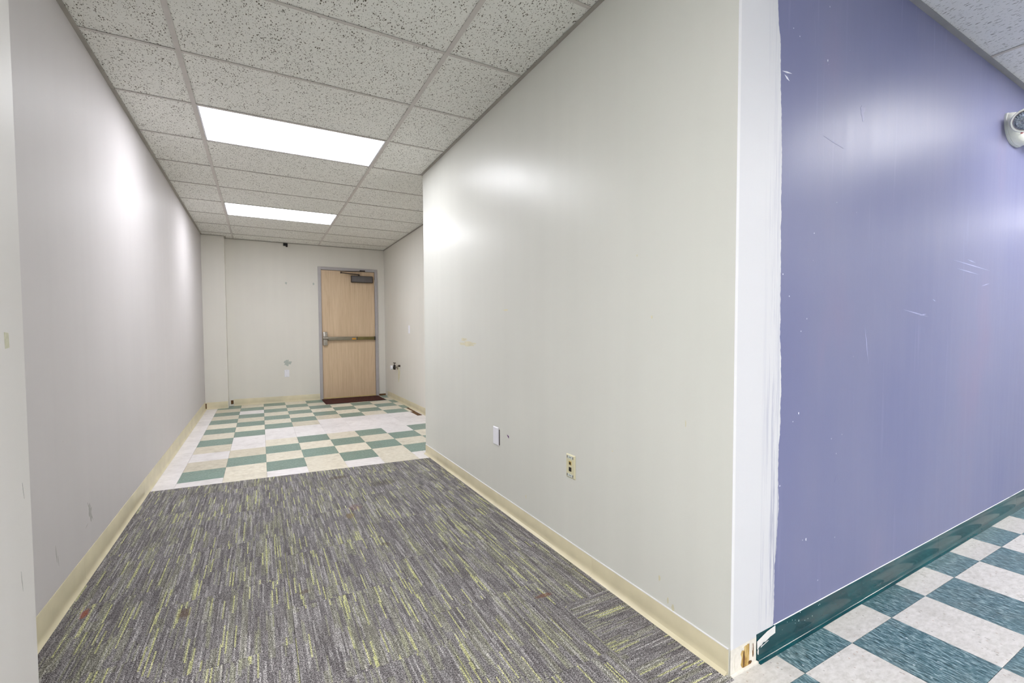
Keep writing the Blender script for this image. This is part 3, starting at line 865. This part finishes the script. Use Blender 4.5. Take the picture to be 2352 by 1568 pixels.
# front room grid
rx = [3.443+2*G*k for k in range(-5, 6)]
ry = [CY+G*j for j in range(-10, -2)]              # ... up to 0.412
xe = [RX0]+[x for x in rx if RX0 < x < RX1]+[RX1]
ye = [RY0]+[y for y in ry if y > RY0]+[None]
room_lights = [(3.443, CY-4*G), (3.443+8*G, CY-4*G), (3.443-8*G, CY-4*G-6*G/2*0), (3.443, CY-8*G), (3.443+8*G, CY-8*G), (3.443-8*G, CY-8*G), (3.443-4*G, CY-8*G), (3.443+4*G, CY-8*G)]  # final pair is unseen, added to brighten the front room
room_lights = [(round(a, 3), round(b, 3)) for a, b in room_lights]
for x0, x1 in zip(xe, xe[1:]):
    for y0, y1 in zip(ye, ye[1:]):
        if y1 is None:
            y1 = yp(x0) if x1 > XR else YC
        if (round(x0, 3), round(y0, 3)) in room_lights: continue
        ceil_tile(x0, x1, y0, y1, 'acoustic_room')
ceil_tile(RX0, -0.5, YC, 1.262, 'acoustic_room')
for x in xe[1:-1]:
    rail('room_rail', x-W2, x+W2, RY0, yp(x) if x > XR else YC, z=-0.0004)
for y in ry[0:]:
    if y > RY0: rail('room_rail', RX0, RX1, y-W2*0.75, y+W2*0.75)
angle(XR, yp(XR), RX1, yp(RX1), (0, -1), 'angle_room', wd=0.024)

# ================================================================== CEILING LIGHTS
def troffer(x0, y0, mat, label, group):
    t = empty('ceiling_light', (x0+G, y0+G/2, H))
    q = MB()
    X, Y = G-0.013, G/2-0.011
    for a, b in (((-X, -Y), (X, -Y+0.010)), ((-X, Y-0.010), (X, Y)), ((-X, -Y+0.010), (-X+0.010, Y-0.010)), ((X-0.010, -Y+0.010), (X, Y-0.010))):
        q.box((a[0], a[1], 0.0012), (b[0], b[1], 0.012))
    q.box((-X+0.001, -Y+0.001, 0.0125), (X-0.001, Y-0.001, 0.05))
    q.obj('light_frame', M['white_plastic'], t)
    q = MB(); q.box((-X+0.010, -Y+0.010, 0.003), (X-0.010, Y-0.010, 0.008))
    q.obj('diffuser', mat, t)
    return tag(t, label, 'ceiling light', group)
troffer(RXL, CY+2*G, M['light_corridor'], 'rectangular white ceiling light panel in the corridor, the nearer of two', 'corridor ceiling lights')
troffer(RXL, CY+6*G, M['light_corridor'], 'rectangular white ceiling light panel in the corridor, the farther one before the door', 'corridor ceiling lights')
names = ['beside the purple wall, mirrored in its paint', 'far along the purple wall', 'behind the left entry wall', 'two rows back from the purple wall', 'far back in the front room', 'back left in the front room', 'added behind the camera as unseen fill', 'added at the back right as unseen fill']
for (x, y), nm in zip(room_lights, names):
    troffer(x, y, M['light_near'] if y > -1 and x > 0 else M['light_room'], 'white ceiling light panel of the front room '+nm, 'front room ceiling lights')

# ================================================================== DOOR
door = empty('door_1', (0, YB, 0)); door['kind'] = 'structure'
FW = 0.048
q = MB()
yf = -0.018
for a, b in (((DX0, yf, 0), (DX0+FW, 0.13, DZ)), ((DX1-FW, yf, 0), (DX1, 0.13, DZ)), ((DX0+FW, yf, DZ-FW), (DX1-FW, 0.13, DZ))):
    q.box(a, b)
# stops
q.box((DX0+FW, 0.055, 0), (DX0+FW+0.016, 0.13, DZ-FW)); q.box((DX1-FW-0.016, 0.055, 0), (DX1-FW, 0.13, DZ-FW)); q.box((DX0+FW, 0.055, DZ-FW-0.016), (DX1-FW, 0.13, DZ-FW))
fr = q.obj('door_frame', M['door_frame'], door, 0.003)
LX0, LX1 = DX0+FW+0.003, DX1-FW-0.003
leaf = boxobj('door_leaf', (LX0, 0.008, 0.018), (LX1, 0.052, DZ-FW-0.004), M['wood'], door, 0.0015)
boxobj('door_sweep', (LX0, 0.002, 0.006), (LX1, 0.0075, 0.024), M['brass_threshold'], door)
boxobj('threshold', (DX0+FW, -0.01, 0.0), (DX1-FW, 0.14, 0.005), M['screw'], door)
# hinges on the right
for z in (0.25, 1.08, 1.95):
    q = MB(); q.tube((LX1+0.003, 0.004, z), (LX1+0.003, 0.004, z+0.1), 0.006, 10); q.obj('hinge', M['steel'], door)
# push bar
bar = empty('push_bar'); bar.parent = door
bz = 1.028
q = MB(); q.box((LX0+0.010, -0.045, bz-0.115), (LX0+0.078, 0.007, bz+0.115)); q.obj('latch_case', M['steel'], bar, 0.012, True)
q = MB(); q.tube((LX0+0.006, -0.050, bz+0.01), (LX0+0.085, -0.050, bz+0.01), 0.026, 16); q.obj('latch_pivot', M['steel'], bar, 0, True)
q = MB(); q.box((LX0+0.085, -0.052, bz-0.028), (LX0+0.555, 0.007, bz+0.030)); q.obj('touch_pad', M['bar_grey'], bar, 0.008, True)
q = MB(); q.box((LX0+0.562, -0.046, bz-0.026), (LX1-0.022, 0.007, bz+0.028)); q.obj('bar_rail', M['bar_brass'], bar, 0.006, True)
q = MB(); q.box((LX1-0.022, -0.048, bz-0.030), (LX1-0.002, 0.007, bz+0.032)); q.obj('end_cap', M['black_plastic'], bar, 0.006, True)
q = MB(); q.box((LX0+0.080, -0.050, bz-0.027), (LX0+0.088, 0.007, bz+0.029)); q.box((LX0+0.553, -0.050, bz-0.027), (LX0+0.564, 0.007, bz+0.029)); q.obj('bar_joint', M['black_plastic'], bar)
q = MB(); q.box((LX0+0.475, -0.0535, bz-0.020), (LX0+0.540, -0.052, bz+0.008)); q.obj('sticker', M['orange'], bar)['label'] = 'orange sticker'
# closer
clo = empty('door_closer'); clo.parent = door
q = MB(); q.box((1.408, -0.060, 2.000), (1.752, 0.007, 2.102)); q.obj('closer_cover', M['closer_grey'], clo, 0.010, True)
q = MB(); q.box((1.398, -0.052, 1.994), (1.762, 0.0065, 2.108)); q.obj('closer_case', M['closer_dark'], clo, 0.008, True)
q = MB()
def bar3(q, a, b, w_, h_):
    a, b = Vector(a), Vector(b); d = (b-a); d.z = 0; d.normalize(); s_ = Vector((-d.y, d.x, 0))*w_/2; u_ = Vector((0, 0, h_/2))
    q.hexa([a-s_-u_, b-s_-u_, b+s_-u_, a+s_-u_, a-s_+u_, b-s_+u_, b+s_+u_, a+s_+u_])
q.tube((1.53, -0.03, 2.10), (1.53, -0.03, 2.135), 0.014, 12)
bar3(q, (1.53, -0.03, 2.130), (1.215, -0.165, 2.130), 0.030, 0.012)
q.obj('closer_arm', M['closer_dark'], clo, 0.002)
q = MB()
q.tube((1.215, -0.165, 2.120), (1.215, -0.165, 2.152), 0.014, 12)
bar3(q, (1.215, -0.165, 2.146), (1.585, -0.024, 2.190), 0.020, 0.010)
q.obj('closer_forearm', M['closer_dark'], clo, 0.002)
q = MB(); q.box((1.545, -0.030, 2.186), (1.635, -0.0185, 2.206)); q.tube((1.56, -0.032, 2.197), (1.56, -0.018, 2.197), 0.012, 10); q.tube((1.62, -0.032, 2.197), (1.62, -0.018, 2.197), 0.012, 10)
q.obj('closer_shoe', M['closer_dark'], clo)

# ================================================================== DOORMAT
q = MB()
ang = [0.0]
nx, ny = 60, 36
x0, x1, y0, y1 = 0.885, 1.835, 7.555, 8.118
vi = {}
for i in range(nx+1):
    for j in range(ny+1):
        z = 0.010+0.0025*noise.noise(Vector((i*0.9, j*0.9, 0)))
        if i in (0, nx) or j in (0, ny): z = 0.002
        vi[i, j] = len(q.v)
        wx = 0.006*noise.noise(Vector((i*.2, j*.2, 3)))
        q.v.append((x0+(x1-x0)*i/nx+wx, y0+(y1-y0)*j/ny, z))
for i in range(nx):
    for j in range(ny):
        q.f.append([vi[i, j], vi[i+1, j], vi[i+1, j+1], vi[i, j+1]]); q.mi.append(0)
q.box((x0+0.01, y0+0.01, 0.0004), (x1-0.01, y1-0.01, 0.002))
mat_o = q.obj('doormat', M['coir'])
tag(mat_o, 'dark red-brown doormat on the tiles in front of the wooden door', 'doormat')

# ================================================================== WALL PLATES
def plate(name, loc, rz, w_, h_, mat, label, screws=True, thick=0.006, sc_m='screw'):
    """faces local -y; loc is the middle of its back"""
    t = empty(name, loc, rz)
    q = MB()
    a, b = w_/2, h_/2
    i = 0.005
    V = [(-a, 0, -b), (a, 0, -b), (a, 0, b), (-a, 0, b), (-a, -thick*0.3, -b), (a, -thick*0.3, -b), (a, -thick*0.3, b), (-a, -thick*0.3, b),
         (-a+i, -thick, -b+i), (a-i, -thick, -b+i), (a-i, -thick, b-i), (-a+i, -thick, b-i)]
    q.v = V
    for f in ((0, 1, 2, 3), (0, 1, 5, 4), (1, 2, 6, 5), (2, 3, 7, 6), (3, 0, 4, 7), (4, 5, 9, 8), (5, 6, 10, 9), (6, 7, 11, 10), (7, 4, 8, 11), (8, 9, 10, 11)):
        q.f.append(list(f)); q.mi.append(0)
    q.obj('cover_plate', M[mat], t)
    if screws:
        for z in (-h_*0.365, h_*0.365):
            q = MB(); q.tube((0, -thick+0.0005, z), (0, -thick-0.0012, z), 0.0032, 10); q.obj('screw', M[sc_m], t)
    return tag(t, label, 'wall plate'), t
HP = math.pi/2
# local -y must look along -x for walls on the right: rotate by -90 degrees
plate('blank_plate', (XR-0.002, 2.605, 0.463), -HP, 0.074, 0.118, 'white_plastic', 'blank white wall plate low on the long right wall, beside a purple chip', sc_m='white_plastic')
plate('blank_plate', (0.368, YB, 0.470), 0, 0.072, 0.118, 'white_plastic', 'blank white wall plate with two screws on the back wall left of the door')
plate('switch_plate', (XA, 6.645, 1.174), -HP, 0.072, 0.120, 'white_plastic', 'narrow white wall plate at hand height on the alcove wall', screws=False)
# dark strip standing in for the shaded gap at the loose blank plate
boxobj('gap_shade', (XR-0.0022, 2.560, 0.410), (XR-0.0002, 2.568, 0.510), M['dark_plastic'], wall_right)
_, jp = plate('data_jack_plate', (XR, 1.799, 0.474), -HP, 0.072, 0.118, 'ivory_plastic', 'ivory data jack plate with two ports low on the right wall', screws=False)
def jb(name, a, b, mat): return boxobj(name, a, b, M[mat], jp)
jb('label_strip', (-0.026, -0.0068, 0.038), (0.024, -0.0058, 0.052), 'label_paper'); jb('label_strip', (-0.026, -0.0068, -0.052), (0.024, -0.0058, -0.038), 'label_paper')
q = MB()
for x, z in ((-0.024, 0.045), (0.022, 0.045), (-0.024, -0.045), (0.022, -0.045)):
    q.box((x-0.002, -0.0073, z-0.006), (x+0.002, -0.0067, z+0.006))
for x in (-0.006, 0.0, 0.006):
    q.box((x-0.002, -0.0071, 0.043), (x+0.0015, -0.0067, 0.047)); q.box((x-0.002, -0.0071, -0.047), (x+0.001, -0.0067, -0.043))
q.obj('label_print', M['closer_dark'], jp)['kind'] = 'stuff'
o = jb('jack_port', (-0.009, -0.0078, 0.008), (0.009, -0.0058, 0.026), 'pale_gold'); jb('jack_hole', (-0.006, -0.0082, 0.010), (0.006, -0.0077, 0.022), 'dark_plastic')
o = jb('jack_port', (-0.009, -0.0078, -0.024), (0.009, -0.0058, -0.004), 'dark_plastic'); jb('jack_hole', (-0.006, -0.0082, -0.021), (0.006, -0.0077, -0.008), 'black_plastic')

# ================================================================== WATER STUB on the alcove wall
st = empty('pipe_stub', (XA, 7.33, 0.555))
q = MB(); q.tube((-0.001, 0, 0), (-0.006, 0, 0), 0.034, 20); q.obj('escutcheon', M['steel'], st, 0, True)
q = MB(); q.tube((-0.006, 0, 0), (-0.075, 0, 0), 0.011, 14); q.obj('pipe', M['steel'], st, 0, True)
q = MB(); q.tube((-0.050, 0, -0.035), (-0.050, 0, 0.045), 0.018, 14); q.tube((-0.05, 0, 0), (-0.095, 0, 0), 0.020, 14); q.obj('valve_body', M['dark_plastic'], st, 0, True)
q = MB(); q.tube((-0.085, 0.0, 0.0), (-0.115, 0.0, 0.0), 0.036, 16); q.obj('outlet_cap', M['white_plastic'], st, 0.003, True)
q = MB(); q.tube((-0.05, 0, 0.045), (-0.05, 0, 0.075), 0.006, 8); q.box((-0.062, -0.045, 0.068), (-0.038, 0.045, 0.080)); q.obj('valve_handle', M['closer_dark'], st)
q = MB(); q.tube((-0.001, -0.16, 0.035), (-0.030, -0.16, 0.035), 0.016, 12); q.obj('side_stub', M['closer_dark'], st)
tag(st, 'capped water valve stub low on the alcove wall beyond the long right wall', 'valve')
q = MB(); decal_x(q, blob(7.25, 0.45, 0.05, 0.10, 4.4, rough=0.4), XA, -1, 0.0003); q.obj('drip_stain', M['patch_tan'], wall_alcove)

# black clip at the ceiling line of the back wall
cl = empty('wall_clip', (0.392, YB, 2.545))
q = MB(); q.box((-0.035, -0.030, -0.012), (0.030, -0.0005, 0.030)); q.obj('clip_body', M['black_plastic'], cl, 0.004)
q = MB(); q.box((0.0, -0.042, -0.030), (0.028, -0.012, -0.0125)); q.obj('clip_tab', M['closer_dark'], cl, 0.003)
tag(cl, 'small black clip at the top of the back wall under the ceiling', 'clip')

# ================================================================== EMERGENCY LIGHT on the purple wall
EX, EZ = 3.93, 2.297
em = empty('emergency_light', (EX, yp(EX), EZ))
def ring(k, y, n=10):
    """shield outline, scaled by k: small round corners above, deep curve below"""
    pts = []
    w_, t_, b_, rt, rx_, rz_ = 0.170, 0.080, 0.082, 0.035, 0.150, 0.115
    for cx, cz, ra, rb, a0 in ((w_-rt, t_-rt, rt, rt, 0), (-w_+rt, t_-rt, rt, rt, 90), (-w_+rx_, -b_+rz_, rx_, rz_, 180), (w_-rx_, -b_+rz_, rx_, rz_, 270)):
        for i in range(n+1):
            a = math.radians(a0+90*i/n)
            pts.append(((cx+ra*math.cos(a))*k, y, (cz+rb*math.sin(a))*k))
    return pts
def loft(q, rings):
    base_i = []
    for ring in rings:
        base_i.append(len(q.v)); q.v += ring
    n = len(rings[0])
    for a, b in zip(base_i, base_i[1:]):
        for k in range(n):
            q.f.append([a+k, a+(k+1) % n, b+(k+1) % n, b+k]); q.mi.append(0)
    q.f.append([base_i[0]+k for k in range(n)]); q.mi.append(0)
    q.f.append([base_i[-1]+k for k in reversed(range(n))]); q.mi.append(0)
q = MB(); loft(q, [ring(1.0, -0.001), ring(1.0, -0.010), ring(0.985, -0.013)])
q.obj('back_plate', M['lamp_base'], em, 0, True)
q = MB(); loft(q, [ring(0.965, -0.0135), ring(0.96, -0.024), ring(0.92, -0.038), ring(0.82, -0.053), ring(0.62, -0.064), ring(0.3, -0.069)])
q.obj('housing', M['lamp_plastic'], em, 0, True)
def lamp_head(cx):
    c = Vector((cx, -0.086, 0.000)); d = Vector((-0.90 if cx < 0 else 0.9, -0.38, -0.22)).normalized()
    x = d.cross(Vector((0, 0, 1))).normalized(); y = x.cross(d)
    def lathe(name, prof_, mat, par):
        q = MB(); n = 40; idx = []
        for (r, h) in prof_:
            idx.append(len(q.v))
            for k in range(n):
                a = 2*math.pi*k/n; q.v.append(tuple(c+d*h+(x*math.cos(a)+y*math.sin(a))*r))
        for a, b in zip(idx, idx[1:]):
            for k in range(n): q.f.append([a+k, a+(k+1) % n, b+(k+1) % n, b+k]); q.mi.append(0)
        return q.obj(name, mat, par, 0, True)
    hd = lathe('lamp_head', [(0.001, -0.05), (0.030, -0.046), (0.052, -0.022), (0.061, 0.004), (0.064, 0.018), (0.062, 0.024), (0.055, 0.025), (0.053, 0.018)], M['lamp_plastic'], em)
    lathe('lamp_ring', [(0.0535, 0.0175), (0.055, 0.0245), (0.051, 0.0265), (0.049, 0.021)], M['steel'], hd)
    # ribbed reflector bowl
    q = MB(); n = 48; idx = []
    for r, h in ((0.0495, 0.019), (0.048, 0.004), (0.036, -0.012), (0.020, -0.024), (0.008, -0.028), (0.0005, -0.0285)):
        idx.append(len(q.v))
        for k in range(n):
            a = 2*math.pi*k/n; rr = r*(1+(0.035 if k % 2 else -0.035)); q.v.append(tuple(c+d*h+(x*math.cos(a)+y*math.sin(a))*rr))
    for a, b in zip(idx, idx[1:]):
        for k in range(n): q.f.append([a+k, a+(k+1) % n, b+(k+1) % n, b+k]); q.mi.append(0)
    q.obj('reflector', M['reflector'], hd)
    q = MB(); q.tube(tuple(c-d*0.026), tuple(c-d*0.004), 0.006, 10); q.obj('bulb', M['white_plastic'], hd, 0, True)
lamp_head(-0.168)
lamp_head(0.168)
q = MB(); q.box((-0.100, -0.0600, -0.045), (-0.090, -0.045, -0.037)); q.obj('indicator', plain('red_indicator', (190, 40, 40), 0.4), em)
tag(em, 'white twin-head emergency light high on the purple wall, cut by the right edge', 'emergency light')
